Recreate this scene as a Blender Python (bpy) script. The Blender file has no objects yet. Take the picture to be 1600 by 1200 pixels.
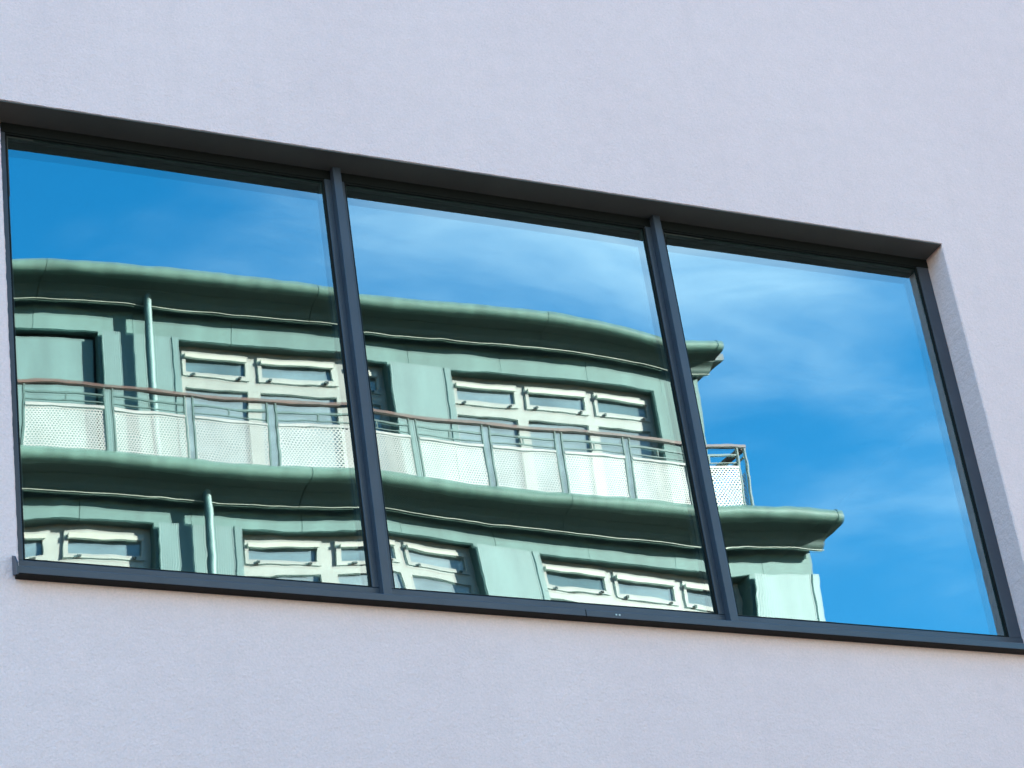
import bpy, bmesh, math, random
from mathutils import Vector, Matrix, noise

random.seed(7)
SC = bpy.context.scene
COL = SC.collection

# ------------------------------------------------------------------ camera
Z0 = 5.722                                    # height of the window opening's bottom edge
CAM = Vector((-2.27128, -7.74515, 1.6))
cr = Vector((0.90220536, -0.41051853, -0.13228768))
cu = Vector((-0.10500605, -0.50654931, 0.85579292))
cf = Vector((0.41832909, 0.75820995, 0.50011843))
cd = bpy.data.cameras.new('camera'); cam = bpy.data.objects.new('camera', cd); COL.objects.link(cam)
cd.sensor_width = 36.0; cd.lens = 4082.28 / 1600 * 36; cd.clip_start = 0.05; cd.clip_end = 3000
m = Matrix((cr, cu, -cf)).transposed().to_4x4(); m.translation = CAM
cam.matrix_world = m
SC.camera = cam

# ------------------------------------------------------------------ sky, sun, exposure
SUN_EL = math.radians(18.5); SUN_AZ = math.radians(56)     # azimuth from +Y towards +X
w = bpy.data.worlds.new('World'); SC.world = w; w.use_nodes = True
nt = w.node_tree; nt.nodes.clear()
N = nt.nodes.new; L = nt.links.new
out = N('ShaderNodeOutputWorld'); bg = N('ShaderNodeBackground'); bg.inputs[1].default_value = 0.064
sky = N('ShaderNodeTexSky'); sky.sky_type = 'NISHITA'; sky.sun_disc = False
sky.sun_elevation = SUN_EL; sky.sun_rotation = SUN_AZ
sky.air_density = 1.0; sky.dust_density = 0.2; sky.ozone_density = 1.8
hs = N('ShaderNodeHueSaturation'); hs.inputs['Saturation'].default_value = 1.45; hs.inputs['Hue'].default_value = 0.491
L(sky.outputs[0], hs.inputs['Color'])
# thin high cirrus: noise on a plane overhead, the same all round the sky
tc = N('ShaderNodeTexCoord'); sep = N('ShaderNodeSeparateXYZ'); L(tc.outputs['Generated'], sep.inputs[0])
mz = N('ShaderNodeMath'); mz.operation = 'MAXIMUM'; mz.inputs[1].default_value = 0.06; L(sep.outputs['Z'], mz.inputs[0])
dx = N('ShaderNodeMath'); dx.operation = 'DIVIDE'; L(sep.outputs['X'], dx.inputs[0]); L(mz.outputs[0], dx.inputs[1])
dy = N('ShaderNodeMath'); dy.operation = 'DIVIDE'; L(sep.outputs['Y'], dy.inputs[0]); L(mz.outputs[0], dy.inputs[1])
cmb = N('ShaderNodeCombineXYZ'); L(dx.outputs[0], cmb.inputs[0]); L(dy.outputs[0], cmb.inputs[1])
mp = N('ShaderNodeMapping'); mp.inputs['Rotation'].default_value = (0, 0, math.radians(-69.335)); mp.inputs['Scale'].default_value = (1.3374, 1.83937, 1)
mp.inputs['Location'].default_value = (4.11005, 30.74832, 0)
L(cmb.outputs[0], mp.inputs[0])
n1 = N('ShaderNodeTexNoise'); n1.inputs['Scale'].default_value = 1.1; n1.inputs['Detail'].default_value = 8; n1.inputs['Roughness'].default_value = 0.53
n1.inputs['Distortion'].default_value = 0.25
L(mp.outputs[0], n1.inputs['Vector'])
rmp = N('ShaderNodeMapRange'); rmp.interpolation_type = 'SMOOTHSTEP'
rmp.inputs['From Min'].default_value = 0.45; rmp.inputs['From Max'].default_value = 0.78
rmp.inputs['To Min'].default_value = 0.0; rmp.inputs['To Max'].default_value = 0.5
L(n1.outputs['Fac'], rmp.inputs['Value'])
mixc = N('ShaderNodeMixRGB'); mixc.inputs['Color2'].default_value = (4.2, 5.0, 5.4, 1)
n2 = N('ShaderNodeTexNoise'); n2.inputs['Scale'].default_value = 3.4; n2.inputs['Detail'].default_value = 8; n2.inputs['Roughness'].default_value = 0.62; n2.inputs['Distortion'].default_value = 0.8
mp2 = N('ShaderNodeMapping'); mp2.inputs['Rotation'].default_value = (0, 0, math.radians(-32)); mp2.inputs['Scale'].default_value = (0.8, 2.6, 1)
L(cmb.outputs[0], mp2.inputs[0]); L(mp2.outputs[0], n2.inputs['Vector'])
wr = N('ShaderNodeMapRange'); wr.inputs['From Min'].default_value = 0.32; wr.inputs['From Max'].default_value = 0.70; wr.inputs['To Min'].default_value = 0.6; wr.inputs['To Max'].default_value = 1.3
L(n2.outputs['Fac'], wr.inputs['Value'])
wm = N('ShaderNodeMath'); wm.operation = 'MULTIPLY'; wm.use_clamp = True; L(rmp.outputs[0], wm.inputs[0]); L(wr.outputs[0], wm.inputs[1])
L(wm.outputs[0], mixc.inputs['Fac']); L(hs.outputs[0], mixc.inputs['Color1'])
L(mixc.outputs[0], bg.inputs[0]); L(bg.outputs[0], out.inputs[0])

sd = bpy.data.lights.new('sun', 'SUN'); sd.energy = 5.0; sd.angle = math.radians(0.53); sd.color = (1.0, 0.925, 0.82)
sun = bpy.data.objects.new('sun', sd); COL.objects.link(sun)
to_sun = Vector((math.sin(SUN_AZ) * math.cos(SUN_EL), math.cos(SUN_AZ) * math.cos(SUN_EL), math.sin(SUN_EL)))
sun.rotation_euler = to_sun.to_track_quat('Z', 'Y').to_euler(); sun.location = to_sun * 60

vs = SC.view_settings
vs.view_transform = 'Standard'; vs.look = 'None'; vs.gamma = 1; vs.use_curve_mapping = False
vs.exposure = 3.46
SC.cycles.max_bounces = 10; SC.cycles.diffuse_bounces = 5; SC.cycles.glossy_bounces = 6; SC.cycles.transparent_max_bounces = 12
SC.cycles.use_denoising = True; SC.cycles.caustics_reflective = False

# ------------------------------------------------------------------ materials
MATS = {}
def mat(name, col, rough=0.6, metal=0.0, var=0.0, vscale=2.0, bump=0.0, bscale=60.0, bdist=0.004, spec=0.5, stretch=None, col2=None, detail=4, orand=0.0):
    if name in MATS: return MATS[name]
    M = bpy.data.materials.new(name); M.use_nodes = True
    t = M.node_tree; b = t.nodes['Principled BSDF']
    b.inputs['Roughness'].default_value = rough; b.inputs['Metallic'].default_value = metal
    b.inputs['Specular IOR Level'].default_value = spec
    b.inputs['Base Color'].default_value = (*col, 1)
    g = t.nodes.new('ShaderNodeNewGeometry')
    vec = g.outputs['Position']
    if stretch:
        mpn = t.nodes.new('ShaderNodeMapping'); mpn.inputs['Scale'].default_value = stretch
        t.links.new(vec, mpn.inputs[0]); vec = mpn.outputs[0]
    if var > 0:
        n = t.nodes.new('ShaderNodeTexNoise'); n.inputs['Scale'].default_value = vscale; n.inputs['Detail'].default_value = detail + 2
        n.inputs['Roughness'].default_value = 0.5
        t.links.new(vec, n.inputs['Vector'])
        r = t.nodes.new('ShaderNodeMapRange'); r.inputs['From Min'].default_value = 0.3; r.inputs['From Max'].default_value = 0.7
        t.links.new(n.outputs['Fac'], r.inputs['Value'])
        mx = t.nodes.new('ShaderNodeMixRGB')
        c2 = col2 if col2 else tuple(c * (1 - var) for c in col)
        mx.inputs['Color1'].default_value = (*col, 1); mx.inputs['Color2'].default_value = (*c2, 1)
        t.links.new(r.outputs[0], mx.inputs['Fac']); t.links.new(mx.outputs[0], b.inputs['Base Color'])
    if orand > 0:                                   # each piece a little lighter or darker than its neighbours
        oi = t.nodes.new('ShaderNodeObjectInfo'); rr = t.nodes.new('ShaderNodeMapRange')
        rr.inputs['To Min'].default_value = 1 - orand; rr.inputs['To Max'].default_value = 1 + orand * 0.6
        t.links.new(oi.outputs['Random'], rr.inputs['Value'])
        sc_ = t.nodes.new('ShaderNodeVectorMath'); sc_.operation = 'SCALE'
        t.links.new(mx.outputs[0], sc_.inputs[0]); t.links.new(rr.outputs[0], sc_.inputs['Scale']); t.links.new(sc_.outputs[0], b.inputs['Base Color'])
    if bump > 0:
        n = t.nodes.new('ShaderNodeTexNoise'); n.inputs['Scale'].default_value = bscale; n.inputs['Detail'].default_value = detail
        t.links.new(g.outputs['Position'], n.inputs['Vector'])
        bm_ = t.nodes.new('ShaderNodeBump'); bm_.inputs['Strength'].default_value = bump; bm_.inputs['Distance'].default_value = bdist
        t.links.new(n.outputs['Fac'], bm_.inputs['Height']); t.links.new(bm_.outputs[0], b.inputs['Normal'])
    MATS[name] = M
    return M

def glass_mat(name, refl, tint, trans=(0.5, 0.6, 0.58)):
    M = bpy.data.materials.new(name); M.use_nodes = True
    t = M.node_tree; t.nodes.clear()
    o = t.nodes.new('ShaderNodeOutputMaterial'); mx = t.nodes.new('ShaderNodeMixShader'); mx.inputs[0].default_value = refl
    a = t.nodes.new('ShaderNodeBsdfTransparent'); a.inputs[0].default_value = (*trans, 1)
    g = t.nodes.new('ShaderNodeBsdfGlossy'); g.inputs['Roughness'].default_value = 0.0; g.inputs['Color'].default_value = (*tint, 1)
    t.links.new(a.outputs[0], mx.inputs[1]); t.links.new(g.outputs[0], mx.inputs[2]); t.links.new(mx.outputs[0], o.inputs[0])
    MATS[name] = M
    return M

# render (stucco) of the near wall: fine float-trowel grain, faint cloudy tone
def stucco():
    M = bpy.data.materials.new('wall_render'); M.use_nodes = True
    t = M.node_tree; b = t.nodes['Principled BSDF']; b.inputs['Roughness'].default_value = 0.92; b.inputs['Specular IOR Level'].default_value = 0.2
    g = t.nodes.new('ShaderNodeNewGeometry')
    def noise_(scale, det, rough=0.6, stretch=(1, 1, 1)):
        mpn = t.nodes.new('ShaderNodeMapping'); mpn.inputs['Scale'].default_value = stretch
        t.links.new(g.outputs['Position'], mpn.inputs[0])
        n = t.nodes.new('ShaderNodeTexNoise'); n.inputs['Scale'].default_value = scale; n.inputs['Detail'].default_value = det; n.inputs['Roughness'].default_value = rough
        t.links.new(mpn.outputs[0], n.inputs['Vector']); return n.outputs['Fac']
    def rng(s, a, b_, c, d):
        r = t.nodes.new('ShaderNodeMapRange'); r.inputs['From Min'].default_value = a; r.inputs['From Max'].default_value = b_
        r.inputs['To Min'].default_value = c; r.inputs['To Max'].default_value = d
        t.links.new(s, r.inputs['Value']); return r.outputs[0]
    big = rng(noise_(0.9, 5, 0.6, (1, 1, 0.6)), 0.32, 0.68, 0, 1)
    mx = t.nodes.new('ShaderNodeMixRGB'); mx.inputs['Color1'].default_value = (0.96, 0.625, 0.615, 1); mx.inputs['Color2'].default_value = (0.915, 0.592, 0.588, 1)
    t.links.new(big, mx.inputs['Fac'])
    gr = rng(noise_(115, 4, 0.7), 0.28, 0.72, 0.91, 1.08)
    md = rng(noise_(14, 4, 0.6), 0.3, 0.7, 0.975, 1.015)
    tr = rng(noise_(5.0, 5, 0.65, (1.0, 1.0, 2.2)), 0.35, 0.75, 1.0, 0.97)
    dr = rng(noise_(3.2, 4, 0.6, (2.4, 1, 0.22)), 0.55, 0.80, 1.0, 0.965)
    m0 = t.nodes.new('ShaderNodeMath'); m0.operation = 'MULTIPLY'; t.links.new(tr, m0.inputs[0]); t.links.new(dr, m0.inputs[1])
    mq = t.nodes.new('ShaderNodeMath'); mq.operation = 'MULTIPLY'; t.links.new(m0.outputs[0], mq.inputs[0]); t.links.new(gr, mq.inputs[1]); gr = mq.outputs[0]
    m1 = t.nodes.new('ShaderNodeMath'); m1.operation = 'MULTIPLY'; t.links.new(gr, m1.inputs[0]); t.links.new(md, m1.inputs[1])
    mul = t.nodes.new('ShaderNodeVectorMath'); mul.operation = 'SCALE'; t.links.new(mx.outputs[0], mul.inputs[0]); t.links.new(m1.outputs[0], mul.inputs['Scale'])
    t.links.new(mul.outputs[0], b.inputs['Base Color'])
    bp = t.nodes.new('ShaderNodeBump'); bp.inputs['Strength'].default_value = 0.85; bp.inputs['Distance'].default_value = 0.004
    hsum = t.nodes.new('ShaderNodeMath'); hsum.operation = 'ADD'
    t.links.new(noise_(120, 3, 0.6), hsum.inputs[0]); t.links.new(rng(noise_(45, 2), 0, 1, 0, 1.4), hsum.inputs[1])
    t.links.new(hsum.outputs[0], bp.inputs['Height']); t.links.new(bp.outputs[0], b.inputs['Normal'])
    MATS['wall_render'] = M
    return M
STUCCO = stucco()
FRAME = mat('anthracite_metal', (0.050, 0.054, 0.076), 0.36, 0.0, var=0.18, vscale=7, spec=0.5, bump=0.06, bscale=260, bdist=0.001)
FRAME_DARK = mat('black_gasket', (0.008, 0.008, 0.008), 0.6, spec=0.15)
SOFFIT = mat('dark_head_lining', (0.115, 0.098, 0.088), 0.6, 0.0, var=0.2, vscale=4)
SPACER = mat('spacer_bar', (0.04, 0.04, 0.038), 0.5)
ROOM = mat('room_grey', (0.10, 0.10, 0.10), 0.9)
OUTER = glass_mat('coated_glass', 0.30, (0.76, 0.95, 1.0), (0.68, 0.84, 0.84))
INNER = glass_mat('inner_glass', 0.22, (0.78, 0.97, 1.0), (0.35, 0.42, 0.40))

G_WALL = mat('pale_green_paint', (0.074, 0.127, 0.112), 0.7, 0, var=0.30, vscale=1.6, stretch=(2.6, 2.6, 0.5), orand=0.10)
G_PANEL = mat('pale_green_sheet', (0.084, 0.134, 0.124), 0.55, 0, var=0.28, vscale=2.2, stretch=(2, 2, 0.3), orand=0.10)
G_CORN = mat('green_cornice_metal', (0.096, 0.144, 0.114), 0.40, 0.0, var=0.32, vscale=2.6, stretch=(2.5, 0.6, 0.6), spec=0.25, orand=0.08)
G_SOFF_SHADE = mat('green_soffit_shade', (0.032, 0.053, 0.043), 0.7)  # green darkened to put the shade under the cornices into the colour
G_BEAD = mat('pale_bead', (0.22, 0.225, 0.18), 0.5)
G_POST = mat('green_steel', (0.05, 0.075, 0.062), 0.45)
CREAM = mat('cream_window_frame', (0.24, 0.224, 0.195), 0.45, 0, var=0.18, vscale=5, orand=0.08)
MESHW = mat('white_perforated_steel', (0.345, 0.308, 0.282), 0.45, 0, var=0.25, vscale=2.6, stretch=(1.5, 1.5, 0.6), orand=0.22)
RAILB = mat('brown_timber', (0.085, 0.027, 0.012), 0.5, 0, var=0.35, vscale=6)
VENT = mat('vent_cream', (0.28, 0.25, 0.205), 0.5)
def wglass(name, col, stripes=False):
    M = mat(name, col, 0.05, 0, var=0.35, vscale=1.8, stretch=(1, 1, 2.5), spec=0.7)
    return M
WGLASS = [wglass('glass_over_blind', (0.155, 0.19, 0.20)), wglass('glass_over_curtain', (0.13, 0.165, 0.175)), wglass('glass_dim_room', (0.09, 0.125, 0.13)), wglass('glass_over_pale_blind', (0.18, 0.205, 0.21))]
BLIND = mat('grey_blind', (0.30, 0.34, 0.36), 0.8)
ROOFM = mat('roof_felt', (0.14, 0.14, 0.14), 0.9, 0, var=0.3)
DECK = mat('balcony_deck', (0.11, 0.115, 0.105), 0.8, 0, var=0.2)
ASPH = mat('asphalt', (0.055, 0.055, 0.056), 0.9, 0, var=0.3, vscale=3, bump=0.3, bscale=80)
PAVE = mat('paving', (0.20, 0.19, 0.175), 0.85, 0, var=0.25, vscale=1.5, bump=0.2, bscale=40)
KERB = mat('kerb_stone', (0.33, 0.32, 0.30), 0.8, 0, var=0.2)
SOIL = mat('open_ground', (0.045, 0.045, 0.042), 0.95, 0, var=0.4, vscale=0.2)
PAINT = mat('road_paint', (0.75, 0.75, 0.72), 0.7, 0, var=0.2, vscale=5)

# ------------------------------------------------------------------ object helpers
WL = {}
def empty(name, loc, parent=None):
    o = bpy.data.objects.new(name, None); COL.objects.link(o)
    loc = Vector(loc); WL[o] = loc
    if parent: o.parent = parent; o.location = loc - WL[parent]
    else: o.location = loc
    return o
def link(name, me, loc, parent=None):
    o = bpy.data.objects.new(name, me); COL.objects.link(o)
    loc = Vector(loc); WL[o] = loc
    if parent: o.parent = parent; o.location = loc - WL[parent]
    else: o.location = loc
    return o
def tag(o, label, cat, group=None):
    o['label'] = label; o['category'] = cat
    if group: o['group'] = group
    return o
def mesh(name, V, F, M, smooth=False, recalc=True, bevel=0.0, segs=2):
    me = bpy.data.meshes.new(name); bm = bmesh.new()
    vs_ = [bm.verts.new(v) for v in V]
    for f in F:
        try: bm.faces.new([vs_[i] for i in f])
        except ValueError: pass
    if recalc: bmesh.ops.recalc_face_normals(bm, faces=bm.faces[:])
    if bevel > 0:
        ed = [e for e in bm.edges if len(e.link_faces) == 2 and e.calc_face_angle(0) > 0.5]
        bmesh.ops.bevel(bm, geom=ed, offset=bevel, segments=segs, profile=0.5, affect='EDGES')
    bm.to_mesh(me); bm.free()
    me.materials.append(M)
    if smooth:
        for p_ in me.polygons: p_.use_smooth = True
    return me
class MB:
    def __init__(s): s.V = []; s.F = []
    def box(s, x0, x1, y0, y1, z0, z1):
        b = len(s.V)
        s.V += [(x0, y0, z0), (x1, y0, z0), (x1, y1, z0), (x0, y1, z0), (x0, y0, z1), (x1, y0, z1), (x1, y1, z1), (x0, y1, z1)]
        s.F += [tuple(b + i for i in f) for f in ((0, 3, 2, 1), (4, 5, 6, 7), (0, 1, 5, 4), (1, 2, 6, 5), (2, 3, 7, 6), (3, 0, 4, 7))]
        return s
    def prism(s, poly, x0, x1):                  # poly of (y, z) extruded along x
        b = len(s.V); n = len(poly)
        s.V += [(x0, y, z) for y, z in poly] + [(x1, y, z) for y, z in poly]
        s.F += [tuple(b + i for i in range(n))[::-1], tuple(b + n + i for i in range(n))]
        s.F += [(b + i, b + (i + 1) % n, b + n + (i + 1) % n, b + n + i) for i in range(n)]
        return s
    def tube(s, pts, r, n=12):
        b0 = len(s.V)
        for k, p_ in enumerate(pts):
            p_ = Vector(p_)
            d = (Vector(pts[min(k + 1, len(pts) - 1)]) - Vector(pts[max(k - 1, 0)])).normalized()
            a = d.orthogonal().normalized() if abs(d.z) < 0.9 else Vector((1, 0, 0)); a = (a - d * a.dot(d)).normalized(); c = d.cross(a)
            s.V += [tuple(p_ + r * (math.cos(t) * a + math.sin(t) * c)) for t in (2 * math.pi * i / n for i in range(n))]
        for k in range(len(pts) - 1):
            for i in range(n):
                j = (i + 1) % n
                s.F.append((b0 + k * n + i, b0 + k * n + j, b0 + (k + 1) * n + j, b0 + (k + 1) * n + i))
        s.F.append(tuple(b0 + i for i in range(n))[::-1]); e = b0 + (len(pts) - 1) * n
        s.F.append(tuple(e + i for i in range(n)))
        return s
    def build(s, name, M, parent=None, origin=(0, 0, 0), **kw):   # V given in world space
        o = Vector(origin)
        return link(name, mesh(name, [tuple(Vector(v) - o) for v in s.V], s.F, M, **kw), o, parent)

# ------------------------------------------------------------------ ground, road, pavements
def sheet(name, x0, x1, y0, y1, z, M):
    o = link(name, mesh(name, [(x0, y0, z), (x1, y0, z), (x1, y1, z), (x0, y1, z)], [(0, 1, 2, 3)], M), (0, 0, 0)); o['kind'] = 'structure'; return o
sheet('ground', -900, 900, -900, 900, -0.02, SOIL)
sheet('road', -250, 250, -13.4, -3.6, 0.0, ASPH)
p1 = MB().box(-250, 250, -3.45, 2.0, -0.3, 0.12).build('pavement', PAVE); p1['kind'] = 'structure'
p2 = MB().box(-250, 250, -19.5, -13.55, -0.3, 0.12).build('pavement', PAVE); p2['kind'] = 'structure'
k1 = MB().box(-250, 250, -3.6, -3.453, -0.3, 0.125).build('kerb', KERB); k1['kind'] = 'structure'
k2 = MB().box(-250, 250, -13.547, -13.4, -0.3, 0.125).build('kerb', KERB); k2['kind'] = 'structure'
mk = MB()
for i in range(-12, 13): mk.V += [(i * 6 - 1.5, -8.56, 0.004), (i * 6 + 1.5, -8.56, 0.004), (i * 6 + 1.5, -8.44, 0.004), (i * 6 - 1.5, -8.44, 0.004)]; mk.F.append(tuple(len(mk.V) - 4 + j for j in range(4)))
mo = mk.build('road_marking', PAINT); mo['kind'] = 'structure'

# ------------------------------------------------------------------ the near building: rendered wall and window
WO = 4.279; HO = 2.0                              # opening width and height
YF = 0.130; YG = 0.144; GAP = 0.024               # frame front, outer pane, cavity
WX0, WX1, WZT = -9.0, 12.0, 11.0
office = empty('office_building', (1.5, 0, 0))
tag(office, 'pale lavender-white rendered wall with a wide dark-framed ribbon window', 'building')

def wall_mesh():
    rnd = random.Random(3)
    step = 0.012
    loop = []
    def seg(a, b):
        n = max(2, int((Vector(b) - Vector(a)).length / step))
        for i in range(n): loop.append(Vector(a).lerp(Vector(b), i / n))
    c = [(0, 0), (WO, 0), (WO, HO), (0, HO)]
    for i in range(4): seg((c[i][0], c[i][1]), (c[(i + 1) % 4][0], c[(i + 1) % 4][1]))
    bm = bmesh.new()
    def jit(k, a): return a * (noise.noise((k * 0.31, 1.7, 0)) + 0.7 * noise.noise((k * 0.9, 5.1, 0)))
    cen = Vector((WO / 2, HO / 2))
    front, edge, back = [], [], []
    for k, q in enumerate(loop):
        ox = (0.005 if q.x >= WO - 1e-6 else -0.005 if q.x <= 1e-6 else 0); oz = (0.0012 if q.y >= HO - 1e-6 else -0.005 if q.y <= 1e-6 else 0)
        j = jit(k, 0.0022)
        sx = (1 if ox > 0 else -1 if ox < 0 else 0); sz = (1 if oz > 0 else -1 if oz < 0 else 0)
        front.append(bm.verts.new((q.x + ox + sx * j, 0, Z0 + q.y + oz + sz * j)))
        edge.append(bm.verts.new((q.x + sx * j * 0.8, 0.005, Z0 + q.y + sz * j * 0.8)))
        back.append(bm.verts.new((q.x, 0.30, Z0 + q.y)))
    n = len(loop)
    for i in range(n):
        j = (i + 1) % n
        bm.faces.new((front[i], front[j], edge[j], edge[i])); bm.faces.new((edge[i], edge[j], back[j], back[i]))
    o4 = [bm.verts.new(v) for v in ((WX0, 0, 0), (WX1, 0, 0), (WX1, 0, WZT), (WX0, 0, WZT))]
    eds = [bm.edges.new((o4[i], o4[(i + 1) % 4])) for i in range(4)]
    eds += [bm.edges.get((front[i], front[(i + 1) % n])) for i in range(n)]
    bmesh.ops.triangle_fill(bm, use_beauty=True, use_dissolve=False, edges=eds)
    bmesh.ops.recalc_face_normals(bm, faces=bm.faces[:])
    for v in bm.verts: v.co -= WL[office]
    me = bpy.data.meshes.new('wall'); bm.to_mesh(me); bm.free(); me.materials.append(STUCCO)
    return me
link('wall', wall_mesh(), WL[office], office)
sw = MB()
sw.box(WX0, WX0 + 0.3, 0.003, 11, 0, WZT - 0.003).build('side_wall', STUCCO, office, (WX0, 0, 0))
MB().box(WX1 - 0.3, WX1, 0.003, 11, 0, WZT - 0.003).build('side_wall', STUCCO, office, (WX1, 0, 0))
MB().box(WX0 + 0.3, WX1 - 0.3, 10.7, 11, 0, WZT - 0.003).build('rear_wall', STUCCO, office, (0, 11, 0))
MB().box(WX0 - 0.02, WX1 + 0.02, -0.03, 11.02, WZT, WZT + 0.06).build('parapet_cap', FRAME, office, (0, 0, WZT))
# a plain dim room behind the glass
rm = MB(); x0, x1, y0, y1, z0, z1 = -1.2, 5.6, 0.31, 5.5, Z0 - 0.8, Z0 + 2.4
b = [(x0, y0, z0), (x1, y0, z0), (x1, y1, z0), (x0, y1, z0), (x0, y0, z1), (x1, y0, z1), (x1, y1, z1), (x0, y1, z1)]
rm.V = b; rm.F = [(0, 1, 2, 3), (4, 7, 6, 5), (1, 5, 6, 2), (2, 6, 7, 3), (3, 7, 4, 0)]
rm.build('room', ROOM, office, (2, 3, Z0), recalc=False)
rs = MB()                                          # inner leaf round the opening closes the room to the front
rs.box(x0, 0, 0.301, 0.309, z0, z1); rs.box(WO, x1, 0.301, 0.309, z0, z1); rs.box(0, WO, 0.301, 0.309, z0, Z0); rs.box(0, WO, 0.301, 0.309, Z0 + HO, z1)
rs.build('inner_lining', ROOM, office, (2, 0.3, Z0))

def zb(mb, x0, x1, y0, y1, z0, z1): return mb.box(x0, x1, y0, y1, Z0 + z0, Z0 + z1)
# frame (the part everything of the window hangs on)
fr = MB(); HB = 1.952; BT = 0.112; LJ = 0.055; RJ = 4.216; YB = 0.24
zb(fr, 0.0, WO, YF, YB, 0.004, BT)
zb(fr, 0.002, LJ, YF + 0.001, YB - 0.001, BT, HB)
zb(fr, RJ, WO - 0.002, YF + 0.001, YB - 0.001, BT, HB)
win = fr.build('window', FRAME, office, (WO / 2, YF, Z0), bevel=0.0025)
win['label'] = 'wide dark grey metal window of three tall panes'
hc = MB(); zb(hc, 0.0, WO, YF, YB, HB, HO - 0.002)
hc.build('head_casing', FRAME_DARK, win, (WO / 2, YF, Z0 + HB), bevel=0.002)
hl = MB(); zb(hl, 0.004, WO - 0.004, 0.0015, YF - 0.001, HO - 0.006, HO - 0.002)
hl.build('head_lining', SOFFIT, win, (WO / 2, 0.06, Z0 + HO))
# mullions with projecting cap
MUL = (1.390, 2.857)
for xm in MUL:
    mb = MB()
    zb(mb, xm - 0.026, xm + 0.060, YF - 0.0008, YB - 0.002, BT + 0.0005, HB - 0.0005)
    zb(mb, xm, xm + 0.0345, 0.095, YF - 0.0012, 0.020, HO - 0.007)
    mb.build('mullion', FRAME, win, (xm + 0.017, YF, Z0), bevel=0.002)
# glazing gasket round each pane
panes = [(LJ, MUL[0] - 0.026), (MUL[0] + 0.060, MUL[1] - 0.026), (MUL[1] + 0.060, RJ)]
for (a, c) in panes:
    g = MB()
    for (u0, u1, v0, v1) in ((a, c, BT, BT + 0.008), (a, c, HB - 0.008, HB), (a, a + 0.008, BT + 0.008, HB - 0.008), (c - 0.008, c, BT + 0.008, HB - 0.008)):
        zb(g, u0 + 0.0006, u1 - 0.0006, YG - 0.009, YG - 0.0012, v0 + 0.0006, v1 - 0.0006)
    g.build('gasket', FRAME_DARK, win, ((a + c) / 2, YG, Z0 + 1))
    s = MB(); t_ = 0.015
    for (u0, u1, v0, v1) in ((a, c, BT, BT + t_), (a, c, HB - t_, HB), (a, a + t_, BT + t_, HB - t_), (c - t_, c, BT + t_, HB - t_)):
        zb(s, u0 + 0.0006, u1 - 0.0006, YG + 0.002, YG + GAP - 0.002, v0 + 0.0006, v1 - 0.0006)
    s.build('spacer_bar', SPACER, win, ((a + c) / 2, YG, Z0 + 1))
# panes: sheets whose faint bow and roller waves bend the reflection
# BOW[pane] = (tilt_x, tilt_z, and quadratic / cubic terms), millirad-sized slopes
BOW = [
    {(0, 1): 0.5063, (0, 2): -0.6419, (0, 3): -0.2487, (0, 4): 0.6022, (1, 0): -0.1009, (1, 1): -0.4457, (1, 2): -1.0133, (1, 3): 0.1008, (1, 4): 1.1648, (2, 0): -0.2802, (2, 1): -0.2565, (2, 2): 1.1082, (2, 3): 0.4396, (3, 0): -0.7095, (3, 1): -0.5188, (3, 2): 0.0763, (4, 0): -0.5113, (4, 1): 0.9752},
    {(0, 1): -0.5988, (0, 2): -0.9476, (0, 3): -0.1509, (0, 4): 0.7352, (1, 0): -0.1051, (1, 1): -1.0679, (1, 2): -0.135, (1, 3): 0.9225, (1, 4): -0.4564, (2, 0): -0.6383, (2, 1): -0.2801, (2, 2): 1.4188, (2, 3): 0.5844, (3, 0): 0.5117, (3, 1): 0.7568, (3, 2): 0.2772, (4, 0): 0.4353, (4, 1): 0.1919},
    {(0, 1): -2.0045, (0, 2): 1.5401, (0, 3): 1.3051, (0, 4): -0.541, (1, 0): -1.3961, (1, 1): -0.5471, (1, 2): -0.3161, (1, 3): -0.2143, (1, 4): -0.1385, (2, 0): -0.133, (2, 1): 0.2948, (2, 2): 0.1334, (2, 3): -0.1051, (3, 0): 0.4339, (3, 1): -0.2218, (3, 2): 0.0214, (4, 0): -0.3949, (4, 1): 0.1864}]
WAVE = 1.0
def sag(i, u, v, uw, vh):
    """height of the glass surface (metres) at u across, v up; uw, vh the pane's size"""
    s = u / uw * 2 - 1; t = v / vh * 2 - 1
    d = 0.0
    for (a, c), k in BOW[i].items(): d += k * 1e-3 * (s ** a) * (t ** c)
    q = Vector((u * 1.0 + i * 9.3, v, i * 3.7))
    n = 15e-6 * noise.noise((q.x * 3.2, q.y * 7.0, q.z)) + 9e-6 * noise.noise((q.x * 8.0 + 7, q.y * 13.0, q.z)) + 3.4e-6 * noise.noise((q.x * 17 + 3, q.y * 26, q.z))
    edge_ = 1 + 1.3 * math.exp(-v / 0.22)
    return d + n * WAVE * edge_
def pane_mesh(i, a, c):
    uw = c - a; vh = HB - BT; nu = int(uw / 0.0085); nv = int(vh / 0.0085)
    V = []
    for k in range(nv + 1):
        for j in range(nu + 1):
            u = uw * j / nu; v = vh * k / nv
            V.append((u - uw / 2, sag(i, u, v, uw, vh), v - vh / 2))
    F = [(k * (nu + 1) + j, k * (nu + 1) + j + 1, (k + 1) * (nu + 1) + j + 1, (k + 1) * (nu + 1) + j) for k in range(nv) for j in range(nu)]
    me = bpy.data.meshes.new('pane'); me.from_pydata(V, [], F); me.update()
    me.polygons.foreach_set('use_smooth', [True] * len(me.polygons))
    return me
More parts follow.
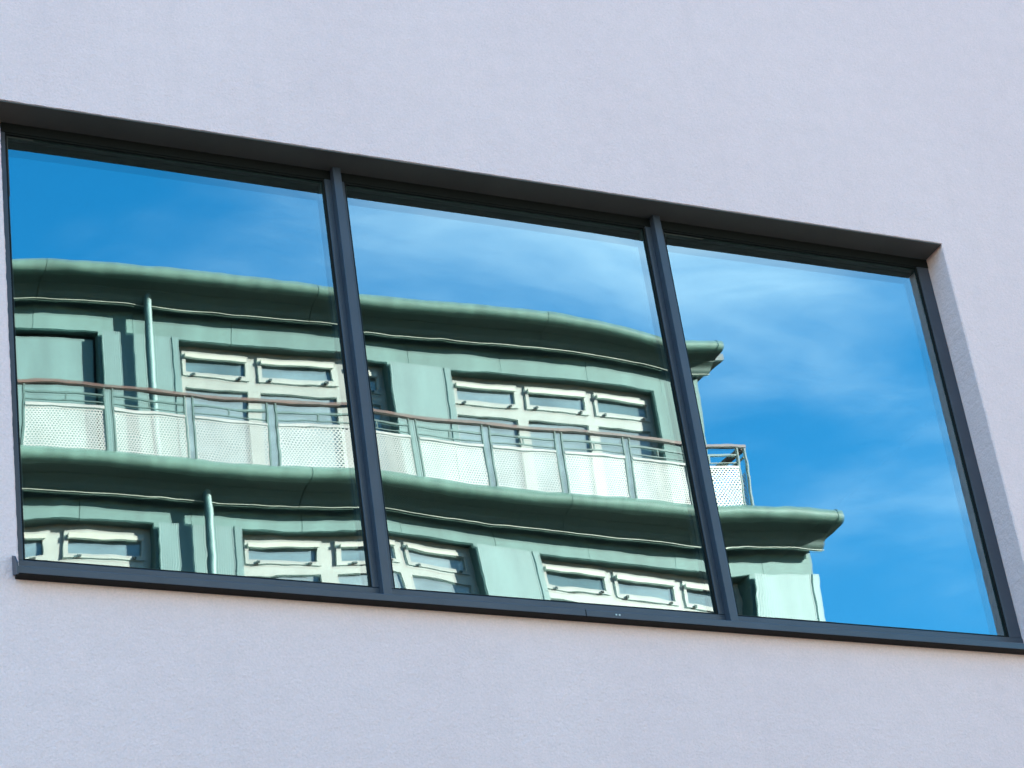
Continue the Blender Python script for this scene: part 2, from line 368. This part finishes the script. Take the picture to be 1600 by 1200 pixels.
for i, (a, c) in enumerate(panes):
    me = pane_mesh(i, a + 0.0008, c - 0.0008); me.materials.append(OUTER)
    link('pane', me, ((a + c) / 2, YG, Z0 + (HB + BT) / 2), win)
    m2 = me.copy(); m2.materials.clear(); m2.materials.append(INNER)
    link('inner_pane', m2, ((a + c) / 2, YG + GAP, Z0 + (HB + BT) / 2), win)
# sill flashing in two lengths with a joint, an upstand at the end, rivets
def sill(x0, x1, name):
    pr = [(-0.048, -0.033), (-0.048, -0.008), (-0.045, -0.005), (YF - 0.002, 0.030), (YF - 0.002, 0.027), (-0.044, -0.010), (-0.044, -0.033)]
    s = MB().prism([(y, Z0 + z) for y, z in pr], x0, x1)
    return s.build(name, FRAME, win, ((x0 + x1) / 2, 0, Z0))
ss = MB(); zb(ss, -0.016, WO + 0.016, -0.0435, -0.0005, -0.0345, -0.026)  # black board painting in the dark shadow band beneath the sill
ss.build('sill_shade_board', FRAME_DARK, win, (WO / 2, 0, Z0))
sill(-0.018, 2.136, 'sill'); s2 = sill(2.140, WO + 0.018, 'sill')
for xx in (-0.024, WO + 0.018):
    up = MB().prism([(-0.054, Z0 - 0.042), (-0.054, Z0 + 0.004), (-0.026, Z0 + 0.040), (-0.001, Z0 + 0.055), (-0.001, Z0 - 0.02)], xx, xx + 0.006)
    up.build('sill_end', FRAME, win, (xx, 0, Z0))
for xx in (2.262, 2.276):
    MB().box(xx, xx + 0.006, -0.0505, -0.0482, Z0 - 0.023, Z0 - 0.017).build('rivet', PAINT, s2 if False else win, (xx, -0.03, Z0))

# ------------------------------------------------------------------ the apartment building across the street
def W(X, D, h):                                    # X along the front, D metres out from the camera's side of the street, h above eye level
    return (CAM.x + X, 2 * YG - (CAM.y + D), CAM.z + h)
class AB(MB):                                      # boxes in street coordinates
    def bx(s, X0, X1, D0, D1, h0, h1):
        a = W(X0, D0, h0); c = W(X1, D1, h1)
        return s.box(a[0], c[0], c[1], a[1], a[2], c[2])
XE = 18.06; XL = -2.2                              # right and left ends of the block
LIPL, WL_ = 25.02, 25.57                           # lower cornice lip, lower wall
LIPU, WU = 26.60, 27.15                            # upper cornice lip, set-back top wall
HL, HU = 15.03, 18.76                              # tops of the two cornices
BACK = 38.0
apt = empty('apartment_building', W(XE, WL_, -1.6))
tag(apt, 'pale green apartment block with rounded cornices and a perforated balcony, mirrored in the window', 'building')
AO = WL[apt]

def facade(h0, h1, D, bays, name, x0=XL, x1=XE):
    """a wall with window recesses: piers and lintel as one skin"""
    f = AB(); th = 0.30
    wt, wb = bays['top'], bays['bot']
    hx = x0; k = 0
    while hx < x1 - 0.01:                              # lintel band in separate cast lengths with fine joints
        nx = min(x1, hx + 1.31)
        if x1 - nx < 0.4: nx = x1
        hb = AB(); hb.bx(hx + (0.003 if hx > x0 else 0), nx - (0.003 if nx < x1 else 0), D + 0.0005 + 0.002 * (k % 2), D + th, wt, h1)
        hb.build('lintel_band', G_WALL, apt, W((hx + nx) / 2, D, wt)); hx = nx; k += 1
    f.bx(x0, x1, D + 0.03, D + th - 0.002, wt + 0.02, h1 - 0.01)
    f.bx(x0, x1, D, D + th, h0, wb)
    xs = x0
    for (a, c) in bays['x']:
        f.bx(xs, a, D, D + th, wb, wt); xs = c
    f.bx(xs, x1, D, D + th, wb, wt)
    return f.build(name, G_WALL, apt, AO)
BX = [(-1.68, 1.30), (2.25, 5.20), (6.10, 9.12), (10.20, 13.20), (14.10, 17.28)]
facade(HL - 0.05, HU - 0.3, WU, dict(top=18.03, bot=HL + 0.15, x=BX), 'upper_wall')
facade(11.35, HL - 0.12, WL_, dict(top=14.37, bot=11.70, x=BX), 'wall')
facade(7.7, 11.349, WL_, dict(top=10.74, bot=8.1, x=BX), 'wall')
AB().bx(XL, XE, WL_, WL_ + 0.3, -1.5, 7.699).build('wall', G_WALL, apt, AO)
e = AB(); e.bx(XE - 0.3, XE, WL_ + 0.301, BACK, -1.5, HL - 0.12); e.build('end_wall', G_WALL, apt, AO)
e = AB(); e.bx(XE - 0.3, XE, WU + 0.301, BACK, HL - 0.05, HU - 0.3); e.build('end_wall', G_WALL, apt, AO)
e = AB(); e.bx(XL, XL + 0.3, WL_ + 0.301, BACK, -1.5, HL - 0.12); e.build('end_wall', G_WALL, apt, AO)
e = AB(); e.bx(XL, XL + 0.3, WU + 0.301, BACK, HL - 0.05, HU - 0.3); e.build('end_wall', G_WALL, apt, AO)
e = AB(); e.bx(XL, XE, BACK, BACK + 0.3, -1.5, HU - 0.3); e.build('rear_wall', G_WALL, apt, AO)
AB().bx(XL - 0.2, XE + 0.25, LIPU + 0.35, BACK + 0.5, HU - 0.16, HU - 0.05).build('roof', ROOFM, apt, AO)
AB().bx(XL, XE, LIPL + 0.3, WU, HL - 0.10, HL - 0.03).build('balcony_deck', DECK, apt, AO)
dk = AB()                                          # dim floors and cross walls so that no daylight falls through the block
for h in (7.75, 11.4, 14.9): dk.bx(XL + 0.31, XE - 0.31, WL_ + 0.9, BACK - 0.01, h, h + 0.12)
dk.bx(XL + 0.31, XE - 0.31, WU + 0.9, WU + 1.0, HL + 0.05, HU - 0.31)
dk.bx(XL + 0.31, XE - 0.31, WL_ + 0.75, WL_ + 0.85, 7.9, 14.8)
dk.build('inner_floor', ROOM, apt, AO)

# cornices: big rounded gutter-like nose, set-back fascia with a pale bead under it
PROF = [(0.60, -0.02), (0.30, 0.0)] + [(0.10 - 0.10 * math.sin(t), -0.10 + 0.10 * math.cos(t)) for t in (math.pi * k / 18 for k in range(19))] + [(0.112, -0.2005)]
def prism_prof(X0, X1, lip, top, prof, name, M, smooth=True, parent=apt):
    poly = [(W(0, lip + d, 0)[1], CAM.z + top + z) for d, z in prof]
    mb = MB().prism(poly, CAM.x + X0, CAM.x + X1)
    o = mb.build(name, M, parent, W((X0 + X1) / 2, lip + 0.3, top))
    if smooth:
        for p_ in o.data.polygons:
            if len(p_.vertices) == 4 and abs(p_.normal.x) < 0.5: p_.use_smooth = True
        o.data.set_sharp_from_angle(angle=math.radians(50))
    return o
def cornice(lip, top, wall, seams, xend):
    prof = PROF + [(0.41, -0.197), (wall - lip + 0.02, -0.197), (wall - lip + 0.02, -0.02)]
    for k in range(len(seams) - 1):
        g = 0.004
        c = prism_prof(seams[k] + g, seams[k + 1] - g, lip, top + random.uniform(-0.004, 0.004), prof, 'cornice', G_CORN)
        # sloping soffit board down to the bead, in the shade-darkened green
        prism_prof(seams[k] + g, min(seams[k + 1] - g, XE + 0.10), lip, top, [(0.112, -0.2025), (0.20, -0.214), (0.262, -0.236), (0.262, -0.252), (0.315, -0.286), (0.350, -0.326), (0.350, -0.340), (0.376, -0.365), (0.396, -0.392), (0.44, -0.392), (0.44, -0.2025)], 'soffit_board', G_SOFF_SHADE, True, c)
        be = AB(); be.bx(seams[k] + g, min(seams[k + 1] - g, XE + 0.105), lip + 0.383, lip + 0.3995, top - 0.404, top - 0.394)
        be.build('bead', G_BEAD, c, W((seams[k] + seams[k + 1]) / 2, lip + 0.3, top))
    # soffit closing back to the wall, and a collar near the end
    so = AB(); so.bx(XL, XE + 0.09, lip + 0.441, wall - 0.001, top - 0.33, top - 0.205); so.build('soffit', G_SOFF_SHADE, apt, W(5, lip + .4, top))
    ring = [(d - 0.006 if d < 0.1 else d, z + (0.006 if z > -0.05 else -0.006)) for d, z in PROF] + [(0.30, -0.20), (0.60, -0.03)]
    prism_prof(xend - 0.085, xend - 0.07, lip, top, ring, 'collar', G_CORN)
cornice(LIPL, HL, WL_, [XL - 0.3, 0.02, 3.62, 7.22, 10.82, 14.42, 18.28], 18.28)
cornice(LIPU, HU, WU, [XL - 0.3, 1.15, 4.70, 8.25, 11.80, 15.35, 18.12], 18.12)

# corrugated cladding panels on the piers (proud of the wall), with a plain edge strip
def ribbed(X0, X1, D, h0, h1, name='cladding_panel'):
    n = max(6, int((X1 - X0 - 0.09) / 0.029)); V = []; F = []
    pitch = (X1 - X0 - 0.09) / n
    prof = []
    for i in range(n):
        x = X0 + i * pitch
        prof += [(x, 0.0), (x + pitch * 0.42, 0.0), (x + pitch * 0.55, 0.0008), (x + pitch * 0.87, 0.0008)]
    prof += [(X1 - 0.09, 0.0), (X1 - 0.085, -0.012), (X1, -0.012)]
    for (x, d) in prof: V += [W(x, D + d, h0), W(x, D + d, h1)]
    F = [(2 * i, 2 * i + 2, 2 * i + 3, 2 * i + 1) for i in range(len(prof) - 1)]
    o = W((X0 + X1) / 2, D, (h0 + h1) / 2)
    me = mesh(name, [tuple(Vector(v) - Vector(o)) for v in V], F, G_PANEL)
    ob = link(name, me, o, apt)
    return ob
PIERS = [(1.32, 2.23), (5.22, 6.08), (9.16, 10.18), (13.22, 14.08), (17.30, XE - 0.01)]
for (a, c) in PIERS:
    if c < XE - 0.1: ribbed(a, c, WU - 0.05, HL + 0.02, 18.015)
    ribbed(a, c if c < XE - 0.1 else XE + 0.03, WL_ - 0.05, 11.60, 14.355)
    ribbed(a, c if c < XE - 0.1 else XE + 0.03, WL_ - 0.05, 8.0, 10.725)

# window groups: cream frames in the recess, top-hung lights with a vent bar, tall lights below
def window(a, c, D, top, bot, seed, drawn=True):
    rnd = random.Random(seed)
    fw = 0.08; n = 3; lw = (c - a) / n
    wf = AB(); d0, d1 = D + 0.16, D + 0.235
    tr0, tr1 = top - 0.60, top - 0.43                # transom under the top light
    wf.bx(a + 0.002, c - 0.002, d0, d1, top - fw - 0.02, top - 0.002)
    wf.bx(a + 0.002, c - 0.002, d0, d1, bot + 0.002, bot + fw)
    wf.bx(a + 0.002, c - 0.002, d0, d1, tr0, tr1)
    for k in range(n + 1):
        x = a + k * lw; l = x - fw if k else a + 0.002; r = x + fw if k < n else c - 0.002
        if k == 0: r = a + fw * 1.3
        if k == n: l = c - fw * 1.3
        wf.bx(l, r, d0 + 0.001, d1 - 0.001, bot + fw, tr0); wf.bx(l, r, d0 + 0.001, d1 - 0.001, tr1, top - fw - 0.02)
    o = wf.build('window', CREAM, apt, W((a + c) / 2, d0, bot))
    for k in range(n):
        l = a + k * lw + (fw if k else fw * 1.3); r = a + (k + 1) * lw - (fw if k < n - 1 else fw * 1.3)
        sash = AB(); s0, s1 = d0 - 0.022, d0 + 0.02; q = 0.045
        h0, h1 = tr1, top - fw - 0.02
        lo, ro = l - 0.02, r + 0.02
        sash.bx(lo, ro, s0, s1, h1 - q, h1 + 0.015); sash.bx(lo, ro, s0, s1, h0 - 0.015, h0 + q)
        sash.bx(lo, lo + q, s0 + 0.001, s1, h0 + q, h1 - q); sash.bx(ro - q, ro, s0 + 0.001, s1, h0 + q, h1 - q)
        sash.build('sash', CREAM, o, W((l + r) / 2, d0, h0))
        AB().bx(lo + q, ro - q, d0 + 0.010, d0 + 0.016, h0 + q, h1 - q).build('glass', rnd.choice(WGLASS), o, W((l + r) / 2, d0, h0))
        AB().bx(l, r, d0 + 0.040, d0 + 0.046, bot + fw, tr0).build('glass', rnd.choice((WGLASS[0], WGLASS[3], WGLASS[3])), o, W((l + r) / 2, d0, bot))
        vb = AB(); vb.bx(lo + q - 0.012, ro - q + 0.012, s0 - 0.035, s0 - 0.001, h1 - q - 0.045, h1 - q + 0.012)
        vb.build('vent_bar', VENT, o, W((l + r) / 2, s0, h1))
        for xx in (lo + 0.12, ro - 0.14):
            AB().bx(xx, xx + 0.035, s0 - 0.022, s0 - 0.001, h0 - 0.005, h0 + 0.022).build('latch', FRAME_DARK, o, W(xx, s0, h0))
    return o
for i, (a, c) in enumerate(BX):
    if i == 2:                                      # top storey: this bay is closed with flat infill sheets
        for k in range(3):
            x0_ = a + 0.02 + k * (c - a - 0.05) / 3
            AB().bx(x0_, x0_ + (c - a - 0.05) / 3 - 0.012, WU + 0.10, WU + 0.13, HL + 0.16, 17.96).build('infill_panel', G_PANEL, apt, W(x0_, WU + .1, 16.5))
        AB().bx(a, c, WU + 0.131, WU + 0.15, HL + 0.155, 18.025).build('infill_backing', FRAME_DARK, apt, W(a, WU + .14, 16.5))
    else:
        window(a, c, WU, 18.03, HL + 0.15, 10 + i)
    window(a, c, WL_, 14.37, 11.70, 30 + i)
    window(a, c, WL_, 10.74, 8.10, 50 + i)

# rainwater pipes
def pipe(X, D, h0, h1):
    pts = [W(X, D - 0.0, h1 + 0.30), W(X, D, h1), W(X, D, (h0 + h1) / 2), W(X, D, h0)]
    o = MB().tube(pts, 0.050, 14).build('drainpipe', G_PANEL, apt, W(X, D, h0), smooth=True)
    o.data.set_sharp_from_angle(angle=math.radians(60))
    for h in (h1 - 2.3,):
        if h > h0: AB().bx(X - 0.03, X + 0.03, D + 0.045, D + 0.24, h - 0.02, h + 0.02).build('bracket', G_PANEL, o, W(X, D, h))
pipe(9.73, WU - 0.21, HL + 0.02, HU - 0.42)
pipe(9.73, WL_ - 0.21, -1.4, HL - 0.42)
pipe(2.0, WU - 0.21, HL + 0.02, HU - 0.42)

# balcony railing
DR = 25.30
rl = empty('railing', W(12, DR, HL), apt)
POSTS = [-2.25 + 0.985 * k for k in range(20)]
POSTS = [x for x in POSTS if x < 16.7] + [17.20]
ht = HL + 0.985
def rail_bar(X0, X1, h0, h1, d0, d1, name, M): return AB().bx(X0, X1, d0, d1, h0, h1).build(name, M, rl, W((X0 + X1) / 2, DR, h0))
for k in range(0, len(POSTS) - 1, 4):
    e_ = POSTS[min(k + 4, len(POSTS) - 1)] - (0.006 if k + 4 < len(POSTS) - 1 else -0.06)
    rail_bar(POSTS[k], e_, ht, ht + 0.038, DR - 0.03, DR + 0.03, 'handrail', RAILB)
pm = None
for k, x in enumerate(POSTS):
    pmb = AB()
    for s_ in (-0.058, 0.040):
        pmb.bx(x + s_, x + s_ + 0.018, DR - 0.015, DR + 0.02, HL - 0.06, ht - 0.001)
    pmb.bx(x - 0.052, x + 0.052, DR - 0.012, DR + 0.012, HL - 0.07, HL - 0.045)
    pmb.build('post', G_POST, rl, W(x, DR, HL))
def perforated(wid, hei, pitch=0.034, r=0.0112):
    nx = int(wid / pitch); nz = int(hei / (pitch * 0.866)); px_ = wid / nx; pz = hei / nz
    V = []; F = []
    def quad(x0, x1, z0, z1):
        b = len(V); V.extend([(x0, 0, z0), (x1, 0, z0), (x1, 0, z1), (x0, 0, z1)]); F.append((b, b + 1, b + 2, b + 3))
    for k in range(nz):
        z0, z1 = k * pz, (k + 1) * pz; off = px_ / 2 if k % 2 else 0.0
        if off: quad(0, off, z0, z1); quad(wid - off, wid, z0, z1)
        for j in range(nx - (1 if off else 0)):
            x0 = off + j * px_; cx, cz = x0 + px_ / 2, z0 + pz / 2
            b = len(V)
            for q in range(8):
                t = math.pi / 4 * q
                V.append((cx + r * math.cos(t), 0, cz + r * math.sin(t)))
            for q in range(8):
                t = math.pi / 4 * q; c_, s_ = math.cos(t), math.sin(t); mx_ = max(abs(c_), abs(s_))
                V.append((cx + px_ / 2 * c_ / mx_, 0, cz + pz / 2 * s_ / mx_))
            for q in range(8):
                q2 = (q + 1) % 8; F.append((b + q, b + 8 + q, b + 8 + q2, b + q2))
    return mesh('mesh_panel', [(x - wid / 2, y, z) for x, y, z in V], F, MESHW)
wstd = 0.985 - 0.13; hstd = 0.70
PM = perforated(wstd, hstd); PE = perforated(17.20 - 16.465 - 0.13 if False else POSTS[-1] - POSTS[-2] - 0.13, hstd)
for k in range(len(POSTS) - 1):
    x0, x1 = POSTS[k], POSTS[k + 1]; xc = (x0 + x1) / 2
    po = link('mesh_panel', PM if abs(x1 - x0 - 0.985) < 1e-3 else PE, W(xc, DR - 0.01 + random.uniform(-.006, .006), HL - 0.02), rl)
    po.rotation_euler = (random.uniform(-.012, .012), 0, random.uniform(-.012, .012))
    wd = (x1 - x0) - 0.12
    t = AB(); t.bx(xc - wd / 2, xc + wd / 2, DR - 0.022, DR + 0.008, HL + 0.672, HL + 0.708); t.build('panel_rim', MESHW, rl, W(xc, DR, HL))
    t = AB(); t.bx(x0 + 0.053, x1 - 0.053, DR - 0.008, DR + 0.012, HL + 0.86, HL + 0.885); t.build('mid_rail', G_POST, rl, W(xc, DR, HL))
    t = AB(); t.bx(x0 + 0.053, x1 - 0.053, DR - 0.006, DR + 0.010, HL + 0.755, HL + 0.770); t.build('mid_rail', G_POST, rl, W(xc, DR, HL))
    t = AB(); t.bx(xc - 0.008, xc + 0.008, DR - 0.007, DR + 0.011, HL + 0.7705, HL + 0.8595); t.build('stub', G_POST, rl, W(xc, DR, HL))
# the railing's return at the end of the balcony
XR = 17.26
AB().bx(XR - 0.045, XR + 0.045, DR + 0.046, WU - 0.01, ht + 0.001, ht + 0.041).build('handrail', RAILB, rl, W(XR, 26, ht))
AB().bx(XR - 0.01, XR + 0.01, DR + 0.052, WU - 0.01, HL + 0.86, HL + 0.885).build('mid_rail', G_POST, rl, W(XR, 26, ht))
for Dp in (26.2, 27.05):
    AB().bx(XR - 0.02, XR + 0.02, Dp - 0.02, Dp + 0.02, HL - 0.03, ht).build('post', G_POST, rl, W(XR, Dp, HL))
RP = perforated(WU - DR - 0.2, hstd)
rp = link('mesh_panel', RP, W(XR + 0.02, (WU + DR) / 2, HL - 0.02), rl); rp.rotation_euler = (0, 0, math.pi / 2)
